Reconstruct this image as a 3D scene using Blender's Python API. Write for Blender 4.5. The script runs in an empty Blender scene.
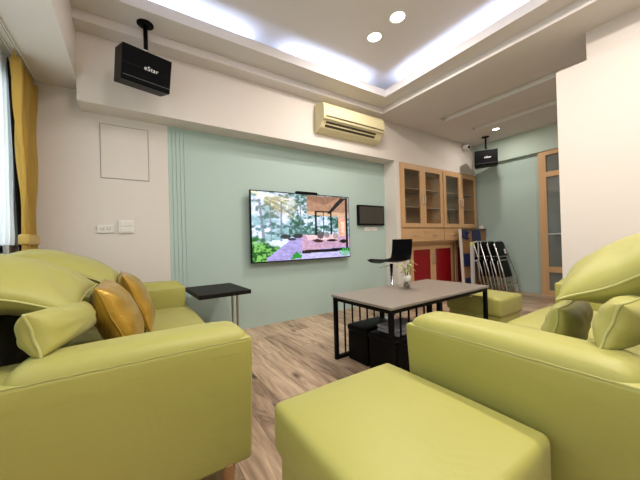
import bpy, bmesh, math, random
import numpy as np
from mathutils import Vector, Matrix, noise

random.seed(7)
PI = math.pi
scene = bpy.context.scene
C = scene.collection

# ---------------------------------------------------------------- camera
YAW, PITCH, ROLL, FPX = 0.582671, 0.0051458, -0.0283324, 285.104
cam_pos = Vector((0, 0, 0.95))
f_ = Vector((math.sin(YAW) * math.cos(PITCH), math.cos(YAW) * math.cos(PITCH), math.sin(PITCH)))
r_ = Vector((math.cos(YAW), -math.sin(YAW), 0))
u_ = r_.cross(f_)
rr = math.cos(ROLL) * r_ + math.sin(ROLL) * u_
uu = -math.sin(ROLL) * r_ + math.cos(ROLL) * u_
cd = bpy.data.cameras.new('camera')
cam = bpy.data.objects.new('camera', cd)
C.objects.link(cam)
m = Matrix((rr, uu, -f_)).transposed().to_4x4()
m.translation = cam_pos
cam.matrix_world = m
cd.sensor_width = 36
cd.lens = FPX / 640 * 36
cd.clip_start = 0.02
scene.camera = cam

# ---------------------------------------------------------------- light
W = bpy.data.worlds.new('world')
scene.world = W
W.use_nodes = True
bgn = W.node_tree.nodes['Background']
bgn.inputs[0].default_value = (0.93, 0.96, 1.0, 1)
bgn.inputs[1].default_value = 1.5
vs = scene.view_settings
vs.view_transform = 'Standard'
vs.look = 'None'
vs.gamma = 1
vs.use_curve_mapping = False
vs.exposure = 0.13


def area(name, loc, rot, sx, sy, power, color, spread=PI):
    l = bpy.data.lights.new(name, 'AREA')
    l.shape = 'RECTANGLE'
    l.size, l.size_y = sx, sy
    l.energy = power
    l.color = color
    l.spread = spread
    o = bpy.data.objects.new(name, l)
    o.location = loc
    o.rotation_euler = rot
    C.objects.link(o)
    return o


COOL = (0.50, 0.64, 1.0)
WARM = (1.0, 0.91, 0.83)
# LED strips lying on the ledge of the ceiling cove, shining up
ZL = 2.80
area('cove_light', (0.45, 2.60, ZL), (PI, 0, 0), 1.0, 0.03, 4.2, COOL)
area('cove_light', (1.90, 2.60, ZL), (PI, 0, 0), 1.05, 0.03, 5.4, COOL)
area('cove_light', (2.79, 1.25, ZL), (PI, 0, PI / 2), 2.1, 0.03, 11.5, COOL)
area('cove_light', (2.79, -0.7, ZL), (PI, 0, PI / 2), 1.3, 0.03, 6, COOL)
area('cove_light', (-0.21, 0.6, ZL), (PI, 0, PI / 2), 2.6, 0.03, 9, COOL)
area('cove_light', (1.3, -1.69, ZL), (PI, 0, 0), 2.4, 0.03, 8, COOL)
# daylight through the sheer; second lamp is added fill at the unseen window stretch
area('window_and_fill_light', (-0.95, 2.0, 1.55), (0, -PI / 2, 0), 1.2, 1.6, 24, (0.96, 0.98, 1.0))
area('window_and_fill_light', (-0.95, -0.3, 1.55), (0, -PI / 2, 0), 1.2, 2.6, 13, (0.95, 0.97, 1.0))


def downlight_lamp(x, y, z, power, size=0.09, col=WARM):
    l = bpy.data.lights.new('downlight_lamp', 'AREA')
    l.shape = 'DISK'
    l.size = size
    l.energy = power
    l.color = col
    o = bpy.data.objects.new('downlight_lamp', l)
    o.location = (x, y, z)
    C.objects.link(o)


# ---------------------------------------------------------------- materials
def nodes_of(mt):
    return mt.node_tree.nodes, mt.node_tree.links


def mat(name, col, rough=0.6, metal=0.0, bump=0.0, bscale=60, var=0.0, vscale=5, coat=0.0, emit=None, estr=1.0, trans=0.0, alpha=1.0, sheen=0.0, spec=None):
    mt = bpy.data.materials.new(name)
    mt.use_nodes = True
    n, l = nodes_of(mt)
    b = n['Principled BSDF']
    b.inputs['Base Color'].default_value = (*col, 1)
    b.inputs['Roughness'].default_value = rough
    b.inputs['Metallic'].default_value = metal
    b.inputs['Coat Weight'].default_value = coat
    b.inputs['Transmission Weight'].default_value = trans
    b.inputs['Alpha'].default_value = alpha
    b.inputs['Sheen Weight'].default_value = sheen
    if spec is not None:
        b.inputs['Specular IOR Level'].default_value = spec
    if emit:
        b.inputs['Emission Color'].default_value = (*emit, 1)
        b.inputs['Emission Strength'].default_value = estr
    tc = n.new('ShaderNodeTexCoord')
    if var:
        t = n.new('ShaderNodeTexNoise')
        t.inputs['Scale'].default_value = vscale
        t.inputs['Detail'].default_value = 3
        l.new(tc.outputs['Object'], t.inputs['Vector'])
        mx = n.new('ShaderNodeMix')
        mx.data_type = 'RGBA'
        mx.inputs[6].default_value = (*[c * (1 - var) for c in col], 1)
        mx.inputs[7].default_value = (*[min(1, c * (1 + var)) for c in col], 1)
        l.new(t.outputs['Fac'], mx.inputs[0])
        l.new(mx.outputs[2], b.inputs['Base Color'])
    if bump:
        t2 = n.new('ShaderNodeTexNoise')
        t2.inputs['Scale'].default_value = bscale
        t2.inputs['Detail'].default_value = 4
        l.new(tc.outputs['Object'], t2.inputs['Vector'])
        bp = n.new('ShaderNodeBump')
        bp.inputs['Strength'].default_value = bump
        bp.inputs['Distance'].default_value = 0.01
        l.new(t2.outputs['Fac'], bp.inputs['Height'])
        l.new(bp.outputs[0], b.inputs['Normal'])
    return mt


def wood_mat(name, c1, c2, axis=2, rough=0.45, scale=14):
    mt = bpy.data.materials.new(name)
    mt.use_nodes = True
    n, l = nodes_of(mt)
    b = n['Principled BSDF']
    b.inputs['Roughness'].default_value = rough
    tc = n.new('ShaderNodeTexCoord')
    mp = n.new('ShaderNodeMapping')
    s = [scale] * 3
    s[axis] = scale * 0.08
    mp.inputs['Scale'].default_value = s
    t = n.new('ShaderNodeTexNoise')
    t.inputs['Scale'].default_value = 2
    t.inputs['Detail'].default_value = 6
    t.inputs['Distortion'].default_value = 0.6
    mx = n.new('ShaderNodeMix')
    mx.data_type = 'RGBA'
    mx.inputs[6].default_value = (*c1, 1)
    mx.inputs[7].default_value = (*c2, 1)
    l.new(tc.outputs['Object'], mp.inputs['Vector'])
    l.new(mp.outputs[0], t.inputs['Vector'])
    l.new(t.outputs['Fac'], mx.inputs[0])
    l.new(mx.outputs[2], b.inputs['Base Color'])
    return mt


def floor_mat():
    mt = bpy.data.materials.new('plank_floor')
    mt.use_nodes = True
    n, l = nodes_of(mt)
    b = n['Principled BSDF']
    b.inputs['Roughness'].default_value = 0.38
    tc = n.new('ShaderNodeTexCoord')
    mp = n.new('ShaderNodeMapping')
    mp.inputs['Rotation'].default_value = (0, 0, PI / 2)
    l.new(tc.outputs['Object'], mp.inputs['Vector'])
    br = n.new('ShaderNodeTexBrick')
    br.offset = 0.37
    br.inputs['Color1'].default_value = (0, 0, 0, 1)
    br.inputs['Color2'].default_value = (1, 1, 1, 1)
    br.inputs['Mortar'].default_value = (0.5, 0.5, 0.5, 1)
    br.inputs['Scale'].default_value = 1.0
    br.inputs['Mortar Size'].default_value = 0.0016
    br.inputs['Mortar Smooth'].default_value = 0.3
    br.inputs['Brick Width'].default_value = 1.15
    br.inputs['Row Height'].default_value = 0.18
    l.new(mp.outputs[0], br.inputs['Vector'])
    # grain, shifted from plank to plank
    sh = n.new('ShaderNodeVectorMath')
    sh.operation = 'MULTIPLY_ADD'
    sh.inputs[1].default_value = (7.3, 3.1, 5.0)
    l.new(br.outputs['Color'], sh.inputs[0])
    l.new(mp.outputs[0], sh.inputs[2])
    m2 = n.new('ShaderNodeMapping')
    m2.inputs['Scale'].default_value = (1.3, 9, 1)
    l.new(sh.outputs[0], m2.inputs['Vector'])
    g = n.new('ShaderNodeTexNoise')
    g.inputs['Scale'].default_value = 1.6
    g.inputs['Detail'].default_value = 8
    g.inputs['Roughness'].default_value = 0.62
    g.inputs['Distortion'].default_value = 1.4
    l.new(m2.outputs[0], g.inputs['Vector'])
    ad = n.new('ShaderNodeMath')
    ad.operation = 'MULTIPLY_ADD'
    ad.inputs[1].default_value = 0.50
    sep = n.new('ShaderNodeSeparateColor')
    l.new(br.outputs['Color'], sep.inputs[0])
    l.new(sep.outputs[0], ad.inputs[0])
    gm = n.new('ShaderNodeMath')
    gm.operation = 'MULTIPLY_ADD'
    gm.inputs[1].default_value = 1.9
    gm.inputs[2].default_value = -0.66
    l.new(g.outputs['Fac'], gm.inputs[0])
    l.new(gm.outputs[0], ad.inputs[2])
    cr = n.new('ShaderNodeValToRGB')
    e = cr.color_ramp.elements
    e[0].position = 0.05
    e[0].color = (0.09, 0.05, 0.028, 1)
    e[1].position = 0.95
    e[1].color = (0.60, 0.45, 0.30, 1)
    k = e.new(0.5)
    k.color = (0.36, 0.245, 0.155, 1)
    l.new(ad.outputs[0], cr.inputs[0])
    # knots
    m3 = n.new('ShaderNodeMapping')
    m3.inputs['Scale'].default_value = (2.2, 5.5, 1)
    l.new(sh.outputs[0], m3.inputs['Vector'])
    vo = n.new('ShaderNodeTexVoronoi')
    vo.inputs['Scale'].default_value = 1.0
    l.new(m3.outputs[0], vo.inputs['Vector'])
    kr = n.new('ShaderNodeValToRGB')
    kr.color_ramp.elements[0].position = 0.03
    kr.color_ramp.elements[0].color = (0.30, 0.24, 0.2, 1)
    kr.color_ramp.elements[1].position = 0.16
    kr.color_ramp.elements[1].color = (1, 1, 1, 1)
    l.new(vo.outputs['Distance'], kr.inputs[0])
    mk = n.new('ShaderNodeMix')
    mk.data_type = 'RGBA'
    mk.blend_type = 'MULTIPLY'
    mk.inputs[0].default_value = 1.0
    l.new(cr.outputs[0], mk.inputs[6])
    l.new(kr.outputs[0], mk.inputs[7])
    mm = n.new('ShaderNodeMix')
    mm.data_type = 'RGBA'
    l.new(br.outputs['Fac'], mm.inputs[0])
    l.new(mk.outputs[2], mm.inputs[6])
    mm.inputs[7].default_value = (0.10, 0.06, 0.035, 1)
    l.new(mm.outputs[2], b.inputs['Base Color'])
    return mt


def leather_mat(name, col, rough=0.42, wrinkle=0.25, sheen=0.1):
    mt = mat(name, col, rough, bump=0.0, var=0.05, vscale=3, sheen=sheen)
    n, l = nodes_of(mt)
    b = n['Principled BSDF']
    tc = n.new('ShaderNodeTexCoord')
    t = n.new('ShaderNodeTexNoise')
    t.inputs['Scale'].default_value = 240
    t.inputs['Detail'].default_value = 2
    l.new(tc.outputs['Object'], t.inputs['Vector'])
    t2 = n.new('ShaderNodeTexNoise')
    t2.inputs['Scale'].default_value = 7
    t2.inputs['Detail'].default_value = 3
    t2.inputs['Distortion'].default_value = 0.5
    l.new(tc.outputs['Object'], t2.inputs['Vector'])
    b1 = n.new('ShaderNodeBump')
    b1.inputs['Strength'].default_value = 0.12
    b1.inputs['Distance'].default_value = 0.002
    l.new(t.outputs['Fac'], b1.inputs['Height'])
    b2 = n.new('ShaderNodeBump')
    b2.inputs['Strength'].default_value = wrinkle
    b2.inputs['Distance'].default_value = 0.03
    l.new(t2.outputs['Fac'], b2.inputs['Height'])
    l.new(b1.outputs[0], b2.inputs['Normal'])
    l.new(b2.outputs[0], b.inputs['Normal'])
    return mt


M = {}
M['cream'] = mat('cream_paint', (0.70, 0.64, 0.58), 0.75, bump=0.02, bscale=200)
M['white'] = mat('white_paint', (0.71, 0.665, 0.635), 0.8)
M['mint'] = mat('mint_green_paint', (0.415, 0.53, 0.482), 0.7, bump=0.02, bscale=200)
M['mint_pale'] = mat('pale_mint_paint', (0.46, 0.56, 0.48), 0.7)
M['floor'] = floor_mat()
M['green'] = leather_mat('lime_leatherette', (0.365, 0.345, 0.080), rough=0.5, wrinkle=0.12)
M['green_seam'] = mat('pale_lime_piping', (0.43, 0.42, 0.14), 0.5)
M['gold'] = leather_mat('gold_satin', (0.40, 0.235, 0.022), rough=0.33, wrinkle=0.6)
M['gold'].node_tree.nodes['Principled BSDF'].inputs['Metallic'].default_value = 0.4
M['back_black'] = mat('sofa_back_black', (0.012, 0.012, 0.012), 0.9)
M['leg_wood'] = wood_mat('sofa_leg_wood', (0.30, 0.15, 0.06), (0.42, 0.23, 0.10))
M['oak'] = wood_mat('honey_oak', (0.50, 0.29, 0.13), (0.64, 0.41, 0.215), 2)
M['oak_h'] = wood_mat('honey_oak_lying', (0.50, 0.29, 0.13), (0.64, 0.41, 0.215), 0)
M['oak_in'] = wood_mat('cabinet_inside', (0.42, 0.32, 0.21), (0.50, 0.39, 0.27), 2)
M['brown'] = wood_mat('brown_board', (0.25, 0.125, 0.05), (0.33, 0.175, 0.075), 2)
M['red'] = mat('red_gloss_panel', (0.24, 0.004, 0.008), 0.35, coat=0.2)
M['black'] = mat('black_plastic', (0.004, 0.004, 0.0045), 0.4, spec=0.08)
M['black_leather'] = mat('black_leatherette', (0.004, 0.004, 0.0045), 0.38, spec=0.08, bump=0.1, bscale=90)
M['black_grille'] = mat('black_speaker_grille', (0.006, 0.006, 0.007), 0.7, spec=0.05, bump=0.4, bscale=500)
M['black_steel'] = mat('black_powdercoat', (0.004, 0.004, 0.0045), 0.45, spec=0.08)
M['dark_wood'] = wood_mat('black_brown_wood', (0.008, 0.006, 0.005), (0.014, 0.011, 0.009), 0, 0.5)
M['dark_wood'].node_tree.nodes['Principled BSDF'].inputs['Specular IOR Level'].default_value = 0.12
M['chrome'] = mat('chrome', (0.75, 0.75, 0.75), 0.18, 1.0)
M['steel'] = mat('brushed_steel', (0.62, 0.60, 0.56), 0.3, 1.0)
M['grey_tube'] = mat('light_grey_paint', (0.50, 0.50, 0.50), 0.4)
M['table_top'] = mat('greige_tabletop', (0.25, 0.213, 0.18), 0.34, var=0.06, vscale=9)
M['plastic_white'] = mat('white_plastic', (0.74, 0.71, 0.66), 0.4)
M['cream_plastic'] = mat('yellowed_plastic', (0.70, 0.62, 0.37), 0.4)
M['dark_slot'] = mat('dark_slot', (0.05, 0.035, 0.02), 0.6)
M['groove'] = mat('thin_shadow_joint', (0.25, 0.21, 0.17), 0.8)
M['navy'] = mat('navy_plastic', (0.012, 0.018, 0.075), 0.5)
M['curtain'] = mat('ochre_curtain_cloth', (0.70, 0.515, 0.135), 0.6, bump=0.05, bscale=150, sheen=0.3)
M['lining'] = mat('charcoal_lining', (0.03, 0.033, 0.04), 0.9)
M['glass_dark'] = mat('smoked_glass', (0.15, 0.165, 0.155), 0.06, trans=0.0, spec=0.6)
M['leaf'] = mat('pale_green_leaf', (0.60, 0.64, 0.28), 0.5)
M['stem'] = mat('plant_stem', (0.12, 0.16, 0.05), 0.6)
M['pot'] = mat('white_ceramic', (0.72, 0.72, 0.66), 0.3)
M['pebble'] = mat('pebbles', (0.16, 0.12, 0.09), 0.7, var=0.5, vscale=90)
M['paper'] = mat('pale_grey_paper', (0.26, 0.25, 0.29), 0.6)
M['sky_teal'] = mat('pale_teal_frame', (0.50, 0.62, 0.60), 0.5)
M['lamp_glow'] = mat('lamp_glow', (1, 1, 1), 0.5, emit=(1.0, 0.93, 0.80), estr=9)
M['gilt'] = mat('gilt_relief', (0.52, 0.38, 0.13), 0.4, metal=0.5, bump=1.0, bscale=28, var=0.6, vscale=30)
M['frame_dark'] = mat('dark_frame', (0.06, 0.04, 0.025), 0.4)
M['logo'] = mat('white_lettering', (0.8, 0.8, 0.8), 0.4)
M['sticker'] = mat('white_sticker', (0.72, 0.70, 0.68), 0.5)


def glass(name, col=(1, 1, 1), rough=0.02, mixfac=0.12):
    mt = bpy.data.materials.new(name)
    mt.use_nodes = True
    n, l = nodes_of(mt)
    n.remove(n['Principled BSDF'])
    tr = n.new('ShaderNodeBsdfTransparent')
    tr.inputs[0].default_value = (*col, 1)
    gl = n.new('ShaderNodeBsdfGlossy')
    gl.inputs['Roughness'].default_value = rough
    mx = n.new('ShaderNodeMixShader')
    mx.inputs[0].default_value = mixfac * .5
    l.new(tr.outputs[0], mx.inputs[1])
    l.new(gl.outputs[0], mx.inputs[2])
    l.new(mx.outputs[0], n['Material Output'].inputs[0])
    return mt


M['glass'] = glass('cabinet_glass', (0.93, 0.91, 0.88))
M['glass_clear'] = glass('clear_glass', (0.85, 0.9, 0.9))
M['glass_jar'] = glass('jar_glass', (0.9, 0.92, 0.9))


def sheer():
    mt = bpy.data.materials.new('white_sheer')
    mt.use_nodes = True
    n, l = nodes_of(mt)
    n.remove(n['Principled BSDF'])
    a = n.new('ShaderNodeBsdfDiffuse')
    a.inputs[0].default_value = (0.86, 0.88, 0.90, 1)
    b = n.new('ShaderNodeBsdfTranslucent')
    b.inputs[0].default_value = (0.60, 0.62, 0.65, 1)
    c = n.new('ShaderNodeBsdfTransparent')
    m1 = n.new('ShaderNodeMixShader')
    m1.inputs[0].default_value = 0.5
    m2 = n.new('ShaderNodeMixShader')
    m2.inputs[0].default_value = 0.14
    l.new(a.outputs[0], m1.inputs[1])
    l.new(b.outputs[0], m1.inputs[2])
    l.new(m1.outputs[0], m2.inputs[1])
    l.new(c.outputs[0], m2.inputs[2])
    l.new(m2.outputs[0], n['Material Output'].inputs[0])
    return mt


M['sheer'] = sheer()


def see_light(mt, fac, col):
    n, l = nodes_of(mt)
    b = n['Principled BSDF']
    tl = n.new('ShaderNodeBsdfTranslucent')
    tl.inputs[0].default_value = (*col, 1)
    mx = n.new('ShaderNodeMixShader')
    mx.inputs[0].default_value = fac
    l.new(b.outputs[0], mx.inputs[1])
    l.new(tl.outputs[0], mx.inputs[2])
    l.new(mx.outputs[0], n['Material Output'].inputs[0])


see_light(M['curtain'], .35, (0.9, 0.68, 0.2))


# ---------------------------------------------------------------- mesh helpers
def link(name, me, mt, parent=None, smooth=False):
    o = bpy.data.objects.new(name, me)
    C.objects.link(o)
    if mt is not None and len(me.materials) == 0:
        me.materials.append(mt)
    if parent is not None:
        o.parent = parent
    if smooth:
        for p in me.polygons:
            p.use_smooth = True
    return o


def obj(name, bm, mt, parent=None, smooth=False):
    me = bpy.data.meshes.new(name)
    bmesh.ops.recalc_face_normals(bm, faces=bm.faces)
    bm.to_mesh(me)
    bm.free()
    return link(name, me, mt, parent, smooth)


def thing(name, label, cat, loc=(0, 0, 0), rotz=0, group=None):
    o = bpy.data.objects.new(name, None)
    C.objects.link(o)
    o.empty_display_size = 0.05
    o.location = loc
    o.rotation_euler = (0, 0, rotz)
    return tag(o, label, cat, group)


def tag(o, label, cat, group=None):
    o['label'] = label
    o['category'] = cat
    if group:
        o['group'] = group
    return o


def struct(name, bm, mt, label=None):
    o = obj(name, bm, mt)
    o['kind'] = 'structure'
    if label:
        o['label'] = label
    return o


def box(bm, x0, x1, y0, y1, z0, z1, M4=None):
    vs_ = [bm.verts.new((x, y, z)) for x in (x0, x1) for y in (y0, y1) for z in (z0, z1)]
    idx = [(0, 1, 3, 2), (4, 6, 7, 5), (0, 4, 5, 1), (2, 3, 7, 6), (0, 2, 6, 4), (1, 5, 7, 3)]
    for q in idx:
        bm.faces.new([vs_[i] for i in q])
    if M4 is not None:
        for v in vs_:
            v.co = M4 @ v.co
    return vs_


def B(*boxes):
    bm = bmesh.new()
    for b in boxes:
        box(bm, *b)
    return bm


def bev(bm, w=0.004, seg=2):
    bmesh.ops.bevel(bm, geom=list(bm.edges), offset=w, segments=seg, affect='EDGES', profile=0.6)
    return bm


def tube(bm, pts, r, n=10, closed=False, caps=True):
    pts = [Vector(p) for p in pts]
    rings = []
    N = len(pts)
    prev = None
    for i, p in enumerate(pts):
        if closed:
            d = (pts[(i + 1) % N] - pts[i - 1]).normalized()
        else:
            d = (pts[min(i + 1, N - 1)] - pts[max(i - 1, 0)]).normalized()
        if prev is None:
            a = Vector((0, 0, 1)) if abs(d.z) < 0.9 else Vector((1, 0, 0))
            s = d.cross(a).normalized()
        else:
            s = (prev - d * prev.dot(d)).normalized()
        prev = s
        t = d.cross(s)
        rad = r[i] if isinstance(r, (list, tuple)) else r
        rings.append([bm.verts.new(p + rad * (math.cos(2 * PI * k / n) * s + math.sin(2 * PI * k / n) * t)) for k in range(n)])
    R = N if closed else N - 1
    for i in range(R):
        a, b = rings[i], rings[(i + 1) % N]
        for k in range(n):
            bm.faces.new((a[k], a[(k + 1) % n], b[(k + 1) % n], b[k]))
    if caps and not closed:
        bm.faces.new(rings[0][::-1])
        bm.faces.new(rings[-1])
    return bm


def arc_pts(pts, rad, n=5):
    """polyline with its inner corners rounded"""
    pts = [Vector(p) for p in pts]
    out = [pts[0]]
    for i in range(1, len(pts) - 1):
        a, b, c = pts[i - 1], pts[i], pts[i + 1]
        d1 = (a - b).normalized()
        d2 = (c - b).normalized()
        q = min(rad, (a - b).length * 0.45, (c - b).length * 0.45)
        p1, p2 = b + d1 * q, b + d2 * q
        for k in range(n + 1):
            t = k / n
            out.append((1 - t) ** 2 * p1 + 2 * t * (1 - t) * b + t * t * p2)
    out.append(pts[-1])
    return out


def lathe(bm, prof, cx=0, cy=0, n=20):
    rings = []
    for r, z in prof:
        rings.append([bm.verts.new((cx + r * math.cos(2 * PI * k / n), cy + r * math.sin(2 * PI * k / n), z)) for k in range(n)])
    for a, b in zip(rings, rings[1:]):
        for k in range(n):
            bm.faces.new((a[k], a[(k + 1) % n], b[(k + 1) % n], b[k]))
    bm.faces.new(rings[0][::-1])
    bm.faces.new(rings[-1])
    return bm


def axis_grid(h, r, n_in):
    r = min(r, h * 0.999)
    a = [-h + r * (1 - math.cos(t * PI / 2 / 4)) * 1.0 for t in range(5)]
    inner = [-h + r + (2 * h - 2 * r) * k / n_in for k in range(1, n_in)] if h - r > 1e-4 else []
    b = [-x for x in reversed(a)]
    out = a + inner + b
    res = [out[0]]
    for x in out[1:]:
        if x - res[-1] > 1e-5:
            res.append(x)
    return res


def rbox(x0, x1, y0, y1, z0, z1, r, puff=(0, 0, 0), n=8, fn=None, bm=None):
    """upholstered block: rounded edges and faces that puff outwards"""
    bm = bm or bmesh.new()
    c = Vector(((x0 + x1) / 2, (y0 + y1) / 2, (z0 + z1) / 2))
    h = Vector(((x1 - x0) / 2, (y1 - y0) / 2, (z1 - z0) / 2))
    r = min(r, min(h) * 0.98)
    G = [axis_grid(h[i], r, n) for i in range(3)]
    start = len(bm.verts)
    new = []

    def place(p):
        q = Vector([max(-(h[i] - r), min(h[i] - r, p[i])) for i in range(3)])
        d = p - q
        if d.length > 1e-9:
            p = q + d.normalized() * r
        u = [p[i] / h[i] for i in range(3)]
        out = Vector(p)
        for i in range(3):
            j, k = (i + 1) % 3, (i + 2) % 3
            if puff[i]:
                w = max(0, 1 - u[j] ** 2) ** 0.7 * max(0, 1 - u[k] ** 2) ** 0.7
                out[i] += puff[i] * w * u[i]
        if fn:
            out = fn(out, u)
        return out + c

    for ax in range(3):
        a1, a2 = (ax + 1) % 3, (ax + 2) % 3
        for s in (-1, 1):
            grid = []
            for x in G[a1]:
                row = []
                for y in G[a2]:
                    p = Vector((0, 0, 0))
                    p[ax], p[a1], p[a2] = s * h[ax], x, y
                    v = bm.verts.new(place(p))
                    new.append(v)
                    row.append(v)
                grid.append(row)
            for i in range(len(grid) - 1):
                for j in range(len(grid[0]) - 1):
                    bm.faces.new((grid[i][j], grid[i + 1][j], grid[i + 1][j + 1], grid[i][j + 1]))
    bmesh.ops.remove_doubles(bm, verts=new, dist=1e-5)
    return bm


def pillow(name, label, cat, P0, U, V, T, mt, seam, group=None, n=26, ear=0.10, seed=0, crease=0.012, sag=0.0, pr=0.0045, ex=0.42):
    """cushion whose seam outline is the parallelogram P0, P0+U, P0+U+V, P0+V; T = half thickness; sag bends it along V"""
    P0, U, V = Vector(P0), Vector(U), Vector(V)
    N = U.cross(V).normalized()
    ctr = P0 + U / 2 + V / 2
    t = thing(name, label, cat, ctr, 0, group)
    rnd = random.Random(seed)
    ph = [rnd.uniform(0, 6) for _ in range(6)]

    def outline(u, v):
        # edges bow inwards between pointed corners
        du = 1 - ear * (1 - v * v)
        dv = 1 - ear * (1 - u * u)
        x = u * du
        y = v * dv
        wob = crease * .5 * (math.sin(5 * u + ph[0]) * abs(v) + math.sin(6 * v + ph[1]) * abs(u))
        p = U / 2 * x + V / 2 * y + N * (wob - sag * y * y + sag * 0.3)
        return p

    bm = bmesh.new()

    def g(k):
        s = k / n * 2 - 1
        return math.sin(s * PI / 2)

    grids = []
    for side in (1, -1):
        gr = []
        for i in range(n + 1):
            row = []
            for j in range(n + 1):
                u, v = g(i), g(j)
                hgt = T * (max(0, 1 - u * u) * max(0, 1 - v * v)) ** ex
                ca = math.atan2(v, u)
                rad = max(abs(u), abs(v))
                cr = crease * math.sin(8 * ca + ph[2] + side) * rad ** 2 * (1 - rad) * 4 + 0.35 * crease * math.sin(19 * ca + ph[3]) * rad ** 3 * (1 - rad) * 4
                row.append(bm.verts.new(outline(u, v) + N * side * max(0, hgt + cr)))
            gr.append(row)
        for i in range(n):
            for j in range(n):
                q = (gr[i][j], gr[i + 1][j], gr[i + 1][j + 1], gr[i][j + 1])
                bm.faces.new(q if side > 0 else q[::-1])
    bmesh.ops.remove_doubles(bm, verts=bm.verts, dist=1e-4)
    obj('cover', bm, mt, t, True)
    pts = [outline(g(i), -1) for i in range(n)] + [outline(1, g(j)) for j in range(n)] + \
          [outline(g(n - i), 1) for i in range(n)] + [outline(-1, g(n - j)) for j in range(n)]
    obj('piping', tube(bmesh.new(), pts, pr, 6, True), seam, t, True)
    return t


def text_mesh(body, size, mt, parent, loc, rot, name='lettering'):
    cu = bpy.data.curves.new('txt', 'FONT')
    cu.body = body
    cu.size = size
    cu.extrude = 0.0008
    cu.offset = size * 0.004
    cu.space_character = 1.12
    cu.align_x = 'CENTER'
    cu.align_y = 'CENTER'
    o = bpy.data.objects.new('txt', cu)
    C.objects.link(o)
    dg = bpy.context.evaluated_depsgraph_get()
    me = bpy.data.meshes.new_from_object(o.evaluated_get(dg))
    bpy.data.objects.remove(o)
    t = link(name, me, mt, parent)
    t.location = loc
    t.rotation_euler = rot
    return t


# ---------------------------------------------------------------- the room
YW = 3.12          # TV wall
YB = 2.90          # face of the beam over the TV wall
XL = -0.72         # window wall
XF = 5.55          # far wall on the right
YR = -2.4          # wall behind the camera
struct('floor', B((XL - .1, XF + .1, YR - .1, 3.5, -0.05, 0)), M['floor'])
# TV wall: cream section on the left, mint section, cream pier beside the cabinet
struct('wall_front', B((XL - .1, 0.31, YW, YW + .1, 0, 2.9), (0.31, 6, YW + .27, YW + .37, 0, 2.9)), M['cream'])
struct('wall_front_mint', B((0.487, 3.28, YW + .004, YW + .10, 0, 2.9)), M['mint'])['label'] = 'mint green wall section behind the television'
bm = bmesh.new()
xs = 0.31
for k in range(5):
    w = 0.0348
    box(bm, xs + k * 0.0354, xs + k * 0.0354 + w - 0.004, YW - 0.003, YW + .1, 0, 2.2)
box(bm, 0.31, 0.487, YW + 0.004, YW + .1, 0, 2.2)
struct('trim_1', bm, M['mint'], 'mint fluted strip between cream wall and mint wall')
struct('trim_2', B((3.28, 3.368, YB, YW + .27, 0, 2.118), (3.368, 3.60, YB + .05, YW + .27, 0, 0.885)), M['cream'], 'cream pier between mint wall and cabinet')
struct('ceiling_beam', B((-0.34, XF, YB, YW + .3, 2.118, 2.70)), M['cream'], 'cream ceiling beam over the television wall')
# left soffit over the curtain
struct('ceiling_soffit', B((XL - .1, -0.34, YR, YW, 2.288, 2.9)), M['cream'], 'dropped soffit along the window wall')

# window wall; its opening is lengthened rearwards, out of view, to admit fill light
WY0, WY1, WZ0, WZ1 = -1.7, 2.86, 0.93, 2.16
struct('wall_left', B((XL - .1, XL, YR, WY0, 0, 2.3), (XL - .1, XL, WY1, YW, 0, 2.3), (XL - .1, XL, WY0, WY1, 0, WZ0), (XL - .1, XL, WY0, WY1, WZ1, 2.3)), M['cream'])
win = B((XL - .09, XL - .03, WY0, WY0 + .05, WZ0, WZ1), (XL - .09, XL - .03, WY1 - .05, WY1, WZ0, WZ1), (XL - .09, XL - .03, WY0, WY1, WZ0, WZ0 + .05),
        (XL - .09, XL - .03, WY0, WY1, WZ1 - .05, WZ1), (XL - .09, XL - .03, 1.78, 1.84, WZ0, WZ1))
wf = struct('window_1', win, M['sky_teal'])
o = obj('window_pane', B((XL - .065, XL - .060, WY0 + .05, WY1 - .05, WZ0 + .05, WZ1 - .05)), M['glass_clear'], wf)
o['kind'] = 'structure'
struct('window_sill', B((XL - .02, XL + .012, WY0 - .02, WY1 + .02, WZ0 - .03, WZ0)), M['sky_teal'])

struct('wall_rear', B((XL - .1, XF + .1, YR - .1, YR, 0, 3.1)), M['cream'])
# far wall: lower part set back under a protruding band
struct('wall_right', B((XF, XF + .1, YR, YW + .3, 0, 3.0)), M['mint'])
struct('trim_3', B((XF - .07, XF, YR, YB, 2.285, 2.70)), M['mint_pale'], 'mint band along the top of the far wall')
struct('baseboard_right', B((XF - .012, XF, 1.93, YW, 0, .045)), M['mint'])

# ceilings: upper ceiling in the cove, frame, step, low ceiling with two slots
CX0, CX1, CY0, CY1 = -0.12, 2.70, -1.6, 2.51
struct('ceiling', B((-0.34, 3.0, YR, YB, 2.93, 3.1)), M['white'], 'raised ceiling inside the light cove')
ring = [(-0.34, CX0, YR, 2.75, 2.745, 2.79), (CX1, 2.92, YR, 2.75, 2.745, 2.79), (CX0, CX1, CY1, 2.75, 2.745, 2.79), (CX0, CX1, YR, CY0, 2.745, 2.79)]
lip = [(CX0 - .025, CX0, CY0, CY1, 2.79, 2.835), (CX1, CX1 + .025, CY0, CY1, 2.79, 2.835), (CX0 - .025, CX1 + .025, CY1, CY1 + .025, 2.79, 2.835), (CX0 - .025, CX1 + .025, CY0 - .025, CY0, 2.79, 2.835)]
side = [(-0.34, -0.30, YR, 2.75, 2.79, 3.05), (2.88, 2.92, YR, 2.75, 2.79, 3.05), (-0.3, 2.88, 2.71, 2.75, 2.79, 3.05), (-0.3, 2.88, YR, -1.8, 2.79, 3.05)]
struct('ceiling_cove', B(*(ring + lip + side)), M['white'], 'recessed light cove frame in the ceiling')
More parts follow.
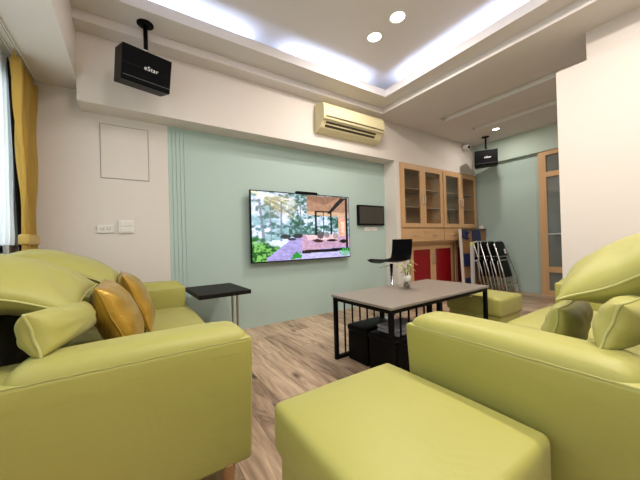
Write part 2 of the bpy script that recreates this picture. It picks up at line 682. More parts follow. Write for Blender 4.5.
XS1, XS2 = 3.74, 4.53
low = [(-0.34, 2.90, 2.75, YB, 2.67, 2.80), (2.90, XS1, YR, YB, 2.67, 2.80), (XS1 + .15, XS2, YR, YB, 2.67, 2.80), (XS2 + .14, XF, YR, YB, 2.67, 2.80),
       (XS1, XS1 + .15, 2.46, YB, 2.67, 2.80), (XS2, XS2 + .14, 2.43, YB, 2.67, 2.80), (XS1, XS1 + .15, YR, 2.46, 2.77, 2.80), (XS2, XS2 + .14, YR, 2.43, 2.77, 2.80)]
struct('ceiling_low', B(*low), M['white'], 'lower ceiling with two long slots')

struct('trim_4', B((XS1 + .144, XS1 + .15, YR, 2.46, 2.668, 2.77), (XS2 + .134, XS2 + .14, YR, 2.43, 2.668, 2.77)), mat('lit_slot_white', (0.9, 0.88, 0.84), 0.5), 'far faces of the two ceiling slots, coloured lighter as if lit')  # lighter colour on the far slot faces stands in for light striking them

# partition on the right: tall cream panel, and the wall it leans into above
struct('wall_partition', B((3.27, 3.55, YR, 0.75, 0, 2.67), (3.20, 3.50, YR, 0.94, 0, 2.40)), M['cream'])

# sliding glass door in the far wall
d = B((XF - .05, XF, 1.785, 1.885, 0, 2.30), (XF - .05, XF, 0.75, .85, 0, 2.30), (XF - .05, XF, .85, 1.785, 2.215, 2.30),
      (XF - .05, XF, .85, 1.785, 1.87, 1.95), (XF - .05, XF, .85, 1.785, .36, .45), (XF - .05, XF, .85, 1.785, 0, .07))
dr = struct('door_1', d, M['oak'])
dr['label'] = 'oak framed sliding door with glass panes'
o = obj('door_glass', B((XF - .03, XF - .022, .85, 1.785, .07, 2.22)), M['glass_dark'], dr)
o['kind'] = 'structure'
o = obj('door_handle', B((XF - .045, XF - .031, 1.50, 1.785, 0.955, 0.975)), M['steel'], dr)
o['kind'] = 'structure'

# flush hatch in the cream wall
hx0, hx1, hz0, hz1 = -0.212, 0.142, 1.565, 2.035
t = thing('wall_hatch', 'cream flush square access hatch outlined on the cream wall', 'hatch', (0, YW, 0))
obj('panel', B((hx0, hx1, -0.006, 0, hz0, hz1)), M['cream'], t)
obj('joint', B((hx0 - .005, hx0, -.004, 0, hz0 - .005, hz1 + .005), (hx1, hx1 + .005, -.004, 0, hz0 - .005, hz1 + .005),
               (hx0, hx1, -.004, 0, hz0 - .005, hz0), (hx0, hx1, -.004, 0, hz1, hz1 + .005)), M['groove'], t)

t = thing('socket_plate', 'white double socket plate on cream wall left of the light switch', 'socket', (-0.19, YW, 1.112))
obj('plate', bev(B((-.062, .062, -.012, 0, -.035, .035)), .004), M['plastic_white'], t)
for sx in (-.024, .024):
    obj('socket', B((sx - .012, sx - .008, -.0135, -.012, -.008, .01), (sx + .006, sx + .010, -.0135, -.012, -.008, .01), (sx - .002, sx + .002, -.0135, -.012, -.016, -.011)), M['groove'], t)
t = thing('light_switch', 'white square light switch with two rocker rows on cream wall', 'switch', (-0.04, YW, 1.132))
obj('plate', bev(B((-.06, .06, -.014, 0, -.06, .06)), .005), M['plastic_white'], t)
for z in (-.026, .026):
    obj('rocker', bev(B((-.042, .042, -.019, -.012, z - .021, z + .021)), .003), M['plastic_white'], t)

# ---------------------------------------------------------------- downlights
def downlight(x, y, z, label, r=0.062, group=None):
    t = thing('downlight', label, 'ceiling light', (x, y, z), 0, group)
    bm = bmesh.new()
    n = 28
    prof = [(r + .012, 0), (r + .010, -.006), (r, -.006), (r - .004, -0.001)]
    rings = [[bm.verts.new((a * math.cos(2 * PI * k / n), a * math.sin(2 * PI * k / n), zz)) for k in range(n)] for a, zz in prof]
    for a, b in zip(rings, rings[1:]):
        for k in range(n):
            bm.faces.new((a[k], a[(k + 1) % n], b[(k + 1) % n], b[k]))
    obj('trim_ring', bm, M['plastic_white'], t, True)
    bm = bmesh.new()
    bmesh.ops.create_circle(bm, cap_ends=True, radius=r - .004, segments=28)
    for v in bm.verts:
        v.co.z = -0.002
    obj('lamp_face', bm, M['lamp_glow'], t)
    return t


downlight(2.017, 1.992, 2.93, 'round ceiling downlight in the cove, nearer the television wall', .066)
downlight(2.016, 1.702, 2.93, 'round ceiling downlight in the cove, farther from the television wall', .066)
downlight(4.90, 2.23, 2.67, 'small lit downlight in the low ceiling by the far speaker', .05)
PD = 15.5
for x, y in ((2.017, 1.992), (2.016, 1.702), (0.7, 0.3), (0.7, 0.0), (2.09, 0.2), (2.09, -0.1), (1.4, -1.0)):
    downlight_lamp(x, y, 2.91, PD, .1)
downlight_lamp(4.90, 2.23, 2.655, 8, .06)
for x, y in ((4.3, 0.5), (4.9, -0.8)):
    downlight_lamp(x, y, 2.655, 12, .1)


# ---------------------------------------------------------------- sofas
def make_sofa(label, loc, rz, near_end):
    """local: x along the seat (0..L), front at y=0, back towards -y"""
    L, D = 1.86, .95
    t = thing('sofa', label, 'sofa', loc, rz)
    aw = 0.225

    for s, x0, x1 in ((-1, 0, aw), (1, L - aw, L)):
        inner = 1 if s < 0 else -1

        def fn(p, u, s=s):
            # side leans in towards the floor
            if u[0] * s > 0:
                p.x -= s * 0.045 * (1 - (u[2] + 1) / 2) * abs(u[0])
            return p
        bm = rbox(x0 + .001, x0 + .222 if s < 0 else x1 - .001, -D + .02, -0.004, .115, .600, .016, (0.004, 0.004, 0), 8, fn) if s < 0 else rbox(x1 - .222, x1 - .001, -D + .02, -0.004, .115, .600, .016, (0.004, 0.004, 0), 8, fn)
        arm = obj('arm', bm, M['green'], t, True)

        def fn2(p, u, s=s):
            # the cap rolls down towards the seat and droops at its two ends
            p.z -= 0.010 * max(0, abs(u[1]) - .8) * 5
            if u[0] * s < 0:
                p.z -= 0.022 * u[0] ** 2 * max(0, u[2])
            return p
        ca, cb = (.004, .222) if s < 0 else (L - .222, L - .004)
        cap = obj('arm_cap', rbox(ca, cb, -.675, -.010, .50, .636, .052, (0, 0.004, .010), 10, fn2), M['green'], arm, True)
        xo = .0 if s < 0 else L
        pts = [(xo - s * .0035, -.67 + .655 * k / 24, .597 + .0012 * math.sin(k * 2.1)) for k in range(25)]
        obj('seam', tube(bmesh.new(), pts, .0014, 5), M['green_seam'], arm, True)
    obj('frame', rbox(aw - .01, L - aw + .01, -D + .05, -0.01, .115, .30, .02, (0, .005, 0), 5), M['green'], t, True)
    mid = L / 2
    for a, b in ((aw, mid), (mid, L - aw)):
        obj('seat_cushion', rbox(a + .002, b - .002, -.755, .03, .285, .435, .04, (0, .008, .022), 10), M['green'], t, True)
    back = obj('back', rbox(.03, L - .03, -D - .0, -.765, .44, .72, .03, (0, 0, .01), 8), M['back_black'], t, True)  # back coloured plain black, unlike the green arms and seat
    for x, y in ((.07, -.09), (L - .07, -.09), (.07, -D + .08), (L - .07, -D + .08)):
        bm = bmesh.new()
        lathe(bm, [(.017, 0), (.019, .01), (.027, .12), (.027, .125)], x, y, 14)
        obj('leg', bm, M['leg_wood'], t, True)
    return t


LS = (0.378, 2.905, 0)
left_sofa = make_sofa('lime green leatherette sofa against the window wall, facing right', LS, -PI / 2, 1)
RS = (0.944, 0.815, 0)
right_sofa = make_sofa('lime green leatherette sofa at right, cut off by the photo edge', RS, 0, 0)

# loose cushions of the left sofa
G, GS = M['green'], M['green_seam']
pillow('back_cushion', 'big lime square cushion flopped over the near end of the left sofa', 'cushion', (-.175, 1.345, .725), (.02, .52, .04), (-.45, -.09, .155), .098, G, GS, seed=3, crease=.009, ear=.05, ex=.48)
pillow('back_cushion', 'big lime square cushion at the far end of the left sofa, by the cream wall', 'cushion', (-.08, 1.98, .735), (.02, .54, .0), (-.45, -.05, .19), .08, G, GS, seed=5, crease=.009, ear=.05, ex=.48)
pillow('lumbar_cushion', 'small lime cushion lying on the near arm under the big cushion of the left sofa', 'cushion', (-.225, 1.125, .640), (.06, .46, -.04), (-.035, .01, .125), .078, G, GS, seed=8, crease=.003, ear=.03, ex=.36)
pillow('lumbar_cushion', 'small lime cushion standing against the far arm of the left sofa', 'cushion', (-.02, 2.30, .475), (-.06, .34, 0), (.02, .02, .25), .06, G, GS, seed=9, crease=.005, ear=.05)
pillow('throw_cushion', 'shiny gold satin throw cushion in front, nearest on the left sofa', 'cushion', (.0, 1.47, .462), (.0, .40, .0), (-.13, .03, .32), .088, M['gold'], M['gold'], seed=11, ear=.04, crease=.006, ex=.45)
pillow('throw_cushion', 'shiny gold satin throw cushion leaning behind the nearest gold cushion', 'cushion', (.085, 1.90, .462), (-.02, .36, .0), (-.13, .03, .33), .075, M['gold'], M['gold'], seed=12, ear=.04, crease=.006, ex=.45)

# loose cushions of the right sofa
pillow('back_cushion', 'big lime square cushion lying aslant on the right sofa at the photo edge', 'cushion', (1.235, .380, .722), (.49, .085, .02), (.07, -.42, .21), .106, G, GS, seed=21, ear=.04, crease=.010, ex=.5)
pillow('lumbar_cushion', 'small lime cushion resting on the right sofa arm under the big slanted cushion', 'cushion', (1.045, .235, .638), (.44, -.02, -.02), (.02, -.04, .125), .062, G, GS, seed=22, ear=.03, crease=.003, ex=.36)
pillow('lumbar_cushion', 'small lime cushion on the right sofa seat, farther from the arm', 'cushion', (1.36, .45, .462), (.36, .02, 0), (.02, -.03, .20), .066, G, GS, seed=24, ear=.03, crease=.006, ex=.36)


# ---------------------------------------------------------------- ottomans
def ottoman(label, x0, x1, y0, y1, h, rot=0):
    cx, cy = (x0 + x1) / 2, (y0 + y1) / 2
    w, dp = (x1 - x0) / 2, (y1 - y0) / 2
    t = thing('ottoman', label, 'ottoman', (cx, cy, 0), rot)
    obj('base', rbox(-w + .015, w - .015, -dp + .015, dp - .015, .07, h - .15, .02, (.006, .006, 0), 6), M['green'], t, True)
    obj('cushion_top', rbox(-w, w, -dp, dp, h - .165, h - .004, .022, (.008, .008, .018), 10), M['green'], t, True)
    z = h - .045
    q = .012
    pts = arc_pts([(-w + .0, -dp + q, z), (-w, dp - q, z)], .01)
    obj('piping', tube(bmesh.new(), arc_pts([(-w + .1, -dp + .006, z + .012), (-w + .006, -dp + .006, z + .012), (-w + .006, dp - .006, z + .012), (w - .006, dp - .006, z + .012), (w - .006, -dp + .006, z + .012), (-w + .11, -dp + .006, z + .012)], .035), .003, 6), M['green_seam'], t, True)
    for sx in (-1, 1):
        for sy in (-1, 1):
            bm = bmesh.new()
            lathe(bm, [(.018, 0), (.024, .075)], sx * (w - .07), sy * (dp - .07), 12)
            obj('leg', bm, M['leg_wood'], t, True)
    return t


ottoman('lime green square ottoman in the foreground beside the right sofa arm', .380, .925, .305, .893, .422)
ottoman('lime green ottoman partly hidden behind the right end of the coffee table', 2.64, 3.05, 1.20, 1.72, .41)

# ---------------------------------------------------------------- coffee table
A = Vector((1.345, 1.875, 0))
ang = math.radians(1.5)
tl, tw, th = 1.26, .605, .518
t = thing('coffee_table', 'greige topped coffee table with black barred steel frame', 'table', A, ang)
# local x along the long side, y towards the camera is negative
obj('table_top', bev(B((-.01, tl + .01, -tw - .01, .01, th - .018, th)), .003), M['table_top'], t)
s = .028
for x in (0.0, tl - s):
    for y in (-tw, -s):
        obj('leg', B((x, x + s, y, y + s, 0, th - .018)), M['black_steel'], t)
fr = bmesh.new()
for y in (-tw, -s):
    box(fr, s, tl - s, y, y + s, th - .045, th - .018)
for x in (0.0, tl - s):
    box(fr, x, x + s, -tw + s, -s, th - .045, th - .018)
obj('top_rail', fr, M['black_steel'], t)
for y in (-tw, -s):
    bm = B((s, .56, y, y + s, 0, .028), (.53, .565, y, y + s, 0, th - .045))
    obj('bottom_rail', bm, M['black_steel'], t)
    for k in range(5):
        x = .105 + k * .085
        obj('bar', B((x - .005, x + .005, y + .009, y + .019, .028, th - .045)), M['black_steel'], t)

# black low boxes under the table
def low_box(label, x0, x1, y0, y1, h, rot=.1):
    cx, cy = (x0 + x1) / 2, (y0 + y1) / 2
    w, dp = (x1 - x0) / 2, (y1 - y0) / 2
    t = thing('storage_stool', label, 'stool', (cx, cy, 0), rot)
    obj('body', rbox(-w + .006, w - .006, -dp + .006, dp - .006, 0, h - .045, .012, (0, 0, 0), 3), M['black_leather'], t, True)
    obj('lid', rbox(-w, w, -dp, dp, h - .05, h, .018, (0, 0, .008), 4), M['black_leather'], t, True)


low_box('low black leatherette box stool under the table, behind the other', 1.44, 1.80, 1.60, 1.83, .28, .03)
low_box('low black leatherette box stool under the table, the nearer one', 1.44, 1.82, 1.31, 1.585, .275, .03)
bm = bmesh.new()
for k in range(4):
    a = .1 * math.sin(k * 2.3)
    box(bm, -.14, .14, -.10, .10, k * .012, k * .012 + .010, Matrix.Rotation(a, 4, 'Z'))
o = obj('magazine_stack', bm, M['paper'])
o.location = (1.64, 1.44, .284)
tag(o, 'pale grey magazines lying on the nearer black stool under the table', 'magazines')

# plant on the table
px_, py_ = 1.985, 1.66
t = thing('potted_plant', 'small leafy plant in a white pot on the coffee table', 'plant', (px_, py_, th))
bm = bmesh.new()
lathe(bm, [(.028, 0), (.031, .004), (.031, .065), (.029, .066)], 0, 0, 18)
obj('glass_jar', bm, M['glass_jar'], t, True)
bm = bmesh.new()
rp = random.Random(2)
for k in range(34):
    a, r, z = rp.uniform(0, 6.28), rp.uniform(0, .022), .006 + .052 * k / 34
    bmesh.ops.create_icosphere(bm, subdivisions=1, radius=rp.uniform(.005, .008), matrix=Matrix.Translation((r * math.cos(a), r * math.sin(a), z)))
obj('pebbles', bm, M['pebble'], t, True)
bm = bmesh.new()
lathe(bm, [(.028, .066), (.034, .068), (.037, .115), (.035, .118), (.031, .112)], 0, 0, 20)
obj('pot', bm, M['pot'], t, True)
stems = bmesh.new()
leaves = []
for k in range(5):
    a = k * 1.26 + .4
    tip = Vector((.030 * math.cos(a), .030 * math.sin(a), .15 + .02 * k))
    tube(stems, [(.006 * math.cos(a), .006 * math.sin(a), .105), (tip.x * .5, tip.y * .5, (.105 + tip.z) / 2 + .01), tip], .0025, 6)
    leaves.append((tip, a))
    leaves.append((Vector((tip.x * .5, tip.y * .5, tip.z - .03)), a + 1.1))
    leaves.append((tip, a - 1.3))
    leaves.append((tip * .98, a + 2.2))
obj('stems', stems, M['stem'], t, True)
for j, (tip, a) in enumerate(leaves):
    bm = bmesh.new()
    L = rp.uniform(.065, .10)
    w = rp.uniform(.011, .016)
    up = rp.uniform(.1, .75)
    rows = []
    for i in range(7):
        q = i / 6
        c = tip + Vector((math.cos(a) * L * q, math.sin(a) * L * q, L * (up * q - .6 * q * q)))
        hw = w * math.sin(PI * (0.06 + .94 * q)) ** .8
        sd = Vector((-math.sin(a), math.cos(a), 0))
        rows.append([bm.verts.new(c - sd * hw + Vector((0, 0, hw * .3))), bm.verts.new(c), bm.verts.new(c + sd * hw + Vector((0, 0, hw * .3)))])
    for r0, r1 in zip(rows, rows[1:]):
        for k in range(2):
            bm.faces.new((r0[k], r0[k + 1], r1[k + 1], r1[k]))
    bmesh.ops.solidify(bm, geom=bm.faces[:], thickness=.0008)
    obj('leaf', bm, M['leaf'], t, True)

# ---------------------------------------------------------------- side table by the left sofa
t = thing('side_table', 'black topped side table with chrome legs between left sofa and television', 'table', (.632, 2.69, 0), math.radians(2))
obj('table_top', bev(B((-.215, .215, -.29, .29, .515, .55)), .004), M['dark_wood'], t)
for y in (-.07, .07):
    obj('leg', tube(bmesh.new(), arc_pts([(-.18, y, .012), (.165, y, .012), (.165, y, .506), (-.15, y, .506)], .02), .011, 10), M['steel'], t, True)
obj('foot_rail', tube(bmesh.new(), [(-.17, -.20, .012), (-.17, .20, .012)], .010, 8), M['steel'], t, True)

# ---------------------------------------------------------------- television
TVX0, TVX1, TVZ0, TVZ1, TVY = 1.092, 2.490, .728, 1.545, 3.035
t = thing('television', 'large flat television on mint wall showing a garden terrace', 'television', ((TVX0 + TVX1) / 2, TVY, TVZ0))
hw, hh = (TVX1 - TVX0) / 2, TVZ1 - TVZ0
obj('housing', bev(B((-hw, hw, 0, .03, 0, hh)), .003), M['black'], t)
obj('rear_case', bev(B((-hw * .7, hw * .7, .03, .06, .08, hh * .7)), .006), M['black'], t)
obj('wall_mount', B((-.18, .18, .05, YW + .004 - TVY, .2, .5)), M['black_steel'], t)


def tv_image(nx, ny):
    u, v = np.meshgrid(np.linspace(0, 1, nx), np.linspace(0, 1, ny))   # v up
    rs = np.random.RandomState(4)

    def fbm(sc, oct=4, seed=0):
        out = np.zeros_like(u)
        amp, tot = 1, 0
        r2 = np.random.RandomState(seed)
        for o in range(oct):
            k = sc * 2 ** o
            g = r2.rand(int(k) + 3, int(k) + 3)
            x, y = u * k, v * k
            xi, yi = x.astype(int), y.astype(int)
            fx, fy = x - xi, y - yi
            fx, fy = fx * fx * (3 - 2 * fx), fy * fy * (3 - 2 * fy)
            out += amp * ((g[yi, xi] * (1 - fx) + g[yi, xi + 1] * fx) * (1 - fy) + (g[yi + 1, xi] * (1 - fx) + g[yi + 1, xi + 1] * fx) * fy)
            tot += amp
            amp *= .6
        return out / tot

    img = np.zeros((ny, nx, 3))
    n1, n2, n3 = fbm(7, 5, 1), fbm(22, 3, 2), fbm(40, 2, 3)

    def paint(mask, col, a=1.0):
        m_ = (mask * a)[..., None] if hasattr(mask, 'dtype') else mask
        img[:] = img * (1 - m_) + np.array(col) * m_

    def poly(pts):
        m_ = np.zeros_like(u, bool)
        j = len(pts) - 1
        for i in range(len(pts)):
            xi, yi = pts[i]
            xj, yj = pts[j]
            c = ((yi > v) != (yj > v)) & (u < (xj - xi) * (v - yi) / (yj - yi + 1e-12) + xi)
            m_ ^= c
            j = i
        return m_.astype(float)

    # misty sky and forest
    img[:] = (.82, .86, .96)
    paint(np.clip((n1 - .42) * 5, 0, 1) * (v > .3), (.42, .60, .62), .75)
    paint(np.clip((n2 - .5) * 6, 0, 1) * (v > .35), (.13, .30, .28), .7)
    paint(np.clip((n1 + n3 - 1.02) * 6, 0, 1) * (u > .33) * (v > .35), (.07, .26, .18), .8)
    paint(np.exp(-(((u - .25) / .17) ** 2 + ((v - .82) / .15) ** 2)) * np.clip(n2 * 2 - .5, 0, 1), (.60, .52, .34), .9)
    # sun rays from the upper left
    for s_ in (.28, .42, .62, .95):
        dd = np.abs((1 - v) - s_ * u) / math.sqrt(1 + s_ * s_)
        paint(np.exp(-(dd / .015) ** 2) * (u < .4), (1.0, .93, .76), .45)
    # trunks
    for x0, x1, w in ((.06, .12, .012), (.27, .25, .008), (.16, .17, .005), (.45, .46, .006)):
        c = x0 + (x1 - x0) * (1 - v)
        paint((np.abs(u - c) < w * (1.3 - .5 * v)) * (v > .28) * (v < .88), (.42, .45, .50), .75)
    # shrubs low left
    paint(np.clip((.38 + .14 * (n2 - .5) * 2 - v - .55 * u) * 12, 0, 1), (.10, .34, .14), 1)
    paint(np.clip((.36 - v - .5 * u) * 10, 0, 1) * (n3 > .52), (.46, .70, .34), .9)
    # ground / wet deck
    deck = poly([(.12, .04), (.40, .36), (1.0, .36), (1.0, 0), (.12, 0)])
    paint(deck, (.62, .58, .80), 1)
    paint(deck * (np.sin(v * 130) > .6), (.50, .47, .70), .35)
    paint(poly([(.46, .38), (1, .34), (1, .17), (.46, .13)]), (.70, .56, .66), 1)
    paint(poly([(.50, .37), (.80, .37), (.86, .28), (.52, .30)]), (.86, .72, .74), 1)
    # pond rocks
    for x, y, a, b in ((.30, .35, .05, .035), (.42, .36, .05, .04), (.36, .31, .04, .02), (.62, .285, .05, .02)):
        paint(((u - x) / a) ** 2 + ((v - y) / b) ** 2 < 1, (.12, .15, .16), .9)
    # pavilion roof underside
    paint(poly([(.52, 1), (1, 1), (1, .66), (.52, .69)]), (.62, .47, .38), 1)
    paint(poly([(.52, .74), (1, .74), (1, .66), (.52, .69)]), (.76, .62, .50), 1)
    paint(poly([(.52, 1), (.90, 1), (.72, .86), (.52, .92)]), (.50, .36, .28), .8)
    paint(poly([(.74, .72), (.78, .72), (.97, .99), (.90, .99)]), (.04, .035, .05), 1)
    # posts and beams
    for x0, x1, y0, y1 in ((.60, .625, .36, .76), (.60, .79, .735, .76), (.775, .79, .38, .75), (.955, .985, .12, 1.0), (.69, .70, .4, .74)):
        paint((u > x0) * (u < x1) * (v > y0) * (v < y1), (.03, .03, .05), 1)
    paint((u > .87) * (u < .955) * (v > .35) * (v < .66), (.86, .62, .52), 1)
    paint((u > .90) * (u < .94) * (v > .40) * (v < .58), (.95, .76, .66), .9)
    # furniture
    for x, y, a, b, c in ((.66, .36, .035, .05, (.35, .30, .34)), (.73, .37, .03, .05, (.5, .48, .5)), (.83, .36, .03, .05, (.62, .56, .56)), (.79, .28, .06, .02, (.05, .04, .05)), (.64, .27, .05, .022, (.22, .10, .07)), (.93, .26, .05, .03, (.10, .06, .06))):
        paint(((u - x) / a) ** 2 + ((v - y) / b) ** 2 < 1, c, 1)
    paint(poly([(.46, .135), (1, .15), (1, .10), (.46, .085)]), (.03, .02, .03), 1)
    paint(poly([(.3, .0), (1, .0), (1, .10), (.44, .085)]), (.70, .68, .86), 1)
    # bright foreground leaves
    paint(((u - .40) / .055) ** 2 + ((v - .06) / .07) ** 2 < 1 + 5 * (n3 - .55), (.12, .50, .16), 1)
    for k in range(7):
        a = .6 + k * .33
        dx, dy = u - .95, v - .0
        r_ = np.hypot(dx, dy * .6)
        th_ = np.arctan2(dy * .6, dx)
        paint((np.abs(th_ - a) < .1) * (r_ < .09), (.15, .66, .22), 1)
    img *= (.86 + .28 * n3)[..., None]
    return np.clip(img, 0, 1)


NX, NY = 220, 126
img = tv_image(NX, NY)
me = bpy.data.meshes.new('screen')
verts, faces = [], []
bz = .012
for j in range(NY):
    for i in range(NX):
        verts.append((-hw + bz + (2 * hw - 2 * bz) * i / (NX - 1), -.0015, bz + (hh - 2 * bz) * j / (NY - 1)))
for j in range(NY - 1):
    for i in range(NX - 1):
        a = j * NX + i
        faces.append((a, a + 1, a + NX + 1, a + NX))
me.from_pydata(verts, [], faces)
ca = me.color_attributes.new('picture', 'FLOAT_COLOR', 'POINT')
buf = np.ones((NX * NY, 4), np.float32)
lin = img.reshape(-1, 3)
buf[:, :3] = lin ** 2.2
ca.data.foreach_set('color', buf.ravel())
mt = bpy.data.materials.new('television_picture')
mt.use_nodes = True
n, l = nodes_of(mt)
b = n['Principled BSDF']
b.inputs['Base Color'].default_value = (.01, .01, .01, 1)
b.inputs['Roughness'].default_value = .25
at = n.new('ShaderNodeAttribute')
at.attribute_name = 'picture'
l.new(at.outputs['Color'], b.inputs['Emission Color'])
b.inputs['Emission Strength'].default_value = 1.3
link('screen', me, mt, t)

# set-top box on the television
o = thing('camera_bar', 'small black box sitting on top of the television', 'device', (1.84, 3.075, TVZ1))
obj('body', bev(B((-.15, .15, -.03, .025, 0, .030)), .008), M['black'], o)
obj('stand', B((-.17, .17, -.038, -.02, -.002, .006)), M['black'], o)

# small wall monitor and the sockets under it
t = thing('wall_monitor', 'small dark monitor on mint wall right of the television', 'monitor', (2.955, 3.08, 1.165))
obj('housing', bev(B((-.26, .26, 0, .035, 0, .295)), .005), M['black'], t)
obj('screen', B((-.237, .237, -.002, .001, .025, .272)), mat('dark_screen', (.05, .042, .035), .2), t)
obj('wall_mount', B((-.05, .05, .03, .046, .08, .2)), M['black_steel'], t)
for k, x in enumerate((2.90, 3.03)):
    s_ = thing('wall_socket', ['white socket below the small monitor, left of the pair', 'white socket below the small monitor, right of the pair'][k], 'socket', (x, YW + .004, 1.118))
    obj('plate', bev(B((-.055, .055, -.010, 0, -.030, .022)), .003), M['plastic_white'], s_)
    for q in (-.017, .017):
        obj('socket_slot', B((q - .003, q + .003, -.0115, -.009, -.012, .008)), M['groove'], s_)

# ---------------------------------------------------------------- air conditioner
t = thing('air_conditioner', 'yellowed wall air conditioner high on the cream beam', 'air conditioner', (1.885, YB, 2.26))
prof = [(0, .005), (0, .345), (-.05, .345), (-.13, .335), (-.175, .315), (-.195, .28), (-.20, .23), (-.20, .145), (-.19, .125), (-.165, .118), (-.11, .045), (-.06, .012)]
acw = .985


def extrude_profile(prof, x0, x1):
    bm = bmesh.new()
    a = [bm.verts.new((x0, y, z)) for y, z in prof]
    b = [bm.verts.new((x1, y, z)) for y, z in prof]
    n = len(prof)
    for k in range(n):
        bm.faces.new((a[k], a[(k + 1) % n], b[(k + 1) % n], b[k]))
    bm.faces.new(a[::-1])
    bm.faces.new(b)
    return bm


obj('body', extrude_profile(prof, 0, acw), M['cream_plastic'], t)
obj('front_panel', bev(B((.03, acw - .03, -.206, -.196, .160, .275)), .004), M['cream_plastic'], t)
obj('panel_joint', B((.03, acw - .012, -.2035, -.19, .147, .156)), M['dark_slot'], t)


def on_slant(q, off):
    # slanted outlet between (-.165,.118) and (-.11,.045)
    y = -.165 + .055 * q - off * .8
    z = .118 - .073 * q - off * .6
    return y, z


for k, (a, b_) in enumerate(((.10, .38), (.55, .85))):
    y0, z0 = on_slant(a, .002)
    y1, z1 = on_slant(b_, .002)
    bm = extrude_profile([(y0, z0), (y1, z1), (y1 + .02, z1 + .01), (y0 + .02, z0 + .01)], .06, acw - .12)
    obj('outlet_slot', bm, M['dark_slot'], t)
y0, z0 = on_slant(.40, .006)
y1, z1 = on_slant(.52, .006)
obj('louvre', extrude_profile([(y0, z0), (y1, z1), (y1 + .01, z1 + .006), (y0 + .01, z0 + .006)], .06, acw - .12), M['cream_plastic'], t)
for x in (.16, .32, .48, .64, .80 - .03):
    y0, z0 = on_slant(.10, .004)
    y1, z1 = on_slant(.85, .004)
    obj('vane', extrude_profile([(y0, z0), (y1, z1), (y1 + .012, z1 + .008), (y0 + .012, z0 + .008)], x, x + .004), M['dark_slot'], t)


# ---------------------------------------------------------------- speakers
def speaker(label, w, h, dp, yaw, pitch, c, mount, zc):
    t = thing('speaker', label, 'speaker', c, 0)
    R = Matrix.Rotation(yaw, 4, 'Z') @ Matrix.Rotation(pitch, 4, 'X')
    bm = bev(B((-w / 2, w / 2, -dp / 2 + .012, dp / 2, -h / 2, h / 2)), .006)
    bm.transform(R)
    obj('cabinet', bm, M['black'], t)
    bm = bev(B((-w / 2 + .006, w / 2 - .006, -dp / 2, -dp / 2 + .013, -h / 2 + .006, h / 2 - .006)), .005)
    bm.transform(R)
    g = obj('grille', bm, M['black_grille'], t)
    bm = B((-w / 2 + .008, w / 2 - .008, -dp / 2 - .002, -dp / 2 + .001, -.012, .000))
    bm.transform(R)
    obj('grille_bar', bm, M['black'], g)
    bm = B((-w * .5 + .008, w * .5 - .008, -dp / 2 - .0025, -dp / 2 - .001, -h * .37, -h * .355))
    bm.transform(R)
    obj('trim_line', bm, mat('grey_line', (.10, .10, .11), .4), g)
    rot = R @ Matrix.Rotation(PI / 2, 4, 'X')
    pos = R @ Vector((w * .06, -dp / 2 - .0032, h * .005))
    text_mesh('eStar', h * .17, M['logo'], g, pos, rot.to_euler())
    # ceiling mount
    mx, my = mount[0] - c[0], mount[1] - c[1]
    top = zc - c[2]
    bm = bmesh.new()
    lathe(bm, [(.055, top - .012), (.06, top - .008), (.06, top)], mx, my, 22)
    mo = obj('mount_plate', bm, M['black'], t, True)
    sp = R @ Vector((0, 0, h / 2))
    obj('mount_pole', tube(bmesh.new(), [(mx, my, top - .01), (mx, my, sp.z + .045), (sp.x, sp.y, sp.z - .01)], .016, 12), M['black'], t, True)
    obj('knuckle', bev(B((sp.x - .022, sp.x + .022, sp.y - .022, sp.y + .022, sp.z - .004, sp.z + .03)), .005), M['steel'], t)
    return t


speaker('black speaker hung from the ceiling above the hatch at upper left', .335, .245, .215, .26, .255, (.103, 2.60, 2.321), (.125, 2.665), 2.745)
speaker('black speaker hung from the ceiling near the cabinet and far wall', .34, .262, .20, -1.05, .0, (5.115, 2.502, 2.293), (5.12, 2.50), 2.67)

# dome security camera beside the far speaker
t = thing('security_camera', 'white round security camera on the beam above the cabinet', 'camera', (5.10, YB, 2.60))
obj('housing', tube(bmesh.new(), [(0, 0, 0), (0, -.05, -.005), (-.02, -.13, -.03)], [.045, .045, .038], 18), M['plastic_white'], t, True)
obj('lens', tube(bmesh.new(), [(-.0195, -.128, -.0295), (-.0205, -.133, -.0315)], [.026, .026], 16), M['black'], t, True)
o = obj('cable_conduit', tube(bmesh.new(), arc_pts([(5.42, YB - .012, 2.12), (5.42, YB - .012, 2.52), (5.20, YB - .012, 2.60)], .05), .009, 8), M['plastic_white'], None, True)
tag(o, 'white cable conduit running down the beam behind the far speaker', 'conduit')

# ---------------------------------------------------------------- cabinet
CXA, CXB = 3.370, 5.505
t = thing('display_cabinet', 'tall oak cabinet with glass doors above and red doors below', 'cabinet', (CXA, YB, 0))
cw = CXB - CXA
dpth = .37
TOPZ = 2.116
mid = 1.068
pt = .025
upper = B((0, pt, 0.002, dpth, .885, TOPZ), (cw - pt, cw, 0.002, dpth, .885, TOPZ), (pt, cw - pt, 0.002, dpth, TOPZ - .028, TOPZ),
          (pt, cw - pt, .002, dpth, 1.105, 1.13), (pt, cw - pt, 0.002, dpth, .885, .905), (mid - .014, mid + .014, 0.002, dpth, .905, TOPZ - .028))
obj('upper_carcass', upper, M['oak_h'], t)
obj('back_panel', B((pt, cw - pt, dpth - .012, dpth - .001, .905, TOPZ - .028)), M['oak_in'], t)
y1 = .10
lower = B((.23, .262, y1, dpth, 0, .885), (cw - pt, cw, y1, dpth, 0, .885), (.262, cw - pt, y1, dpth, .855, .884), (.262, cw - pt, y1, dpth, .0, .07), (.262, cw - pt, dpth - .012, dpth, .07, .855))
obj('lower_carcass', lower, M['oak_h'], t)
obj('ledge', B((.20, cw, y1 - .05, y1 + .02, .845, .884)), M['oak_h'], t)
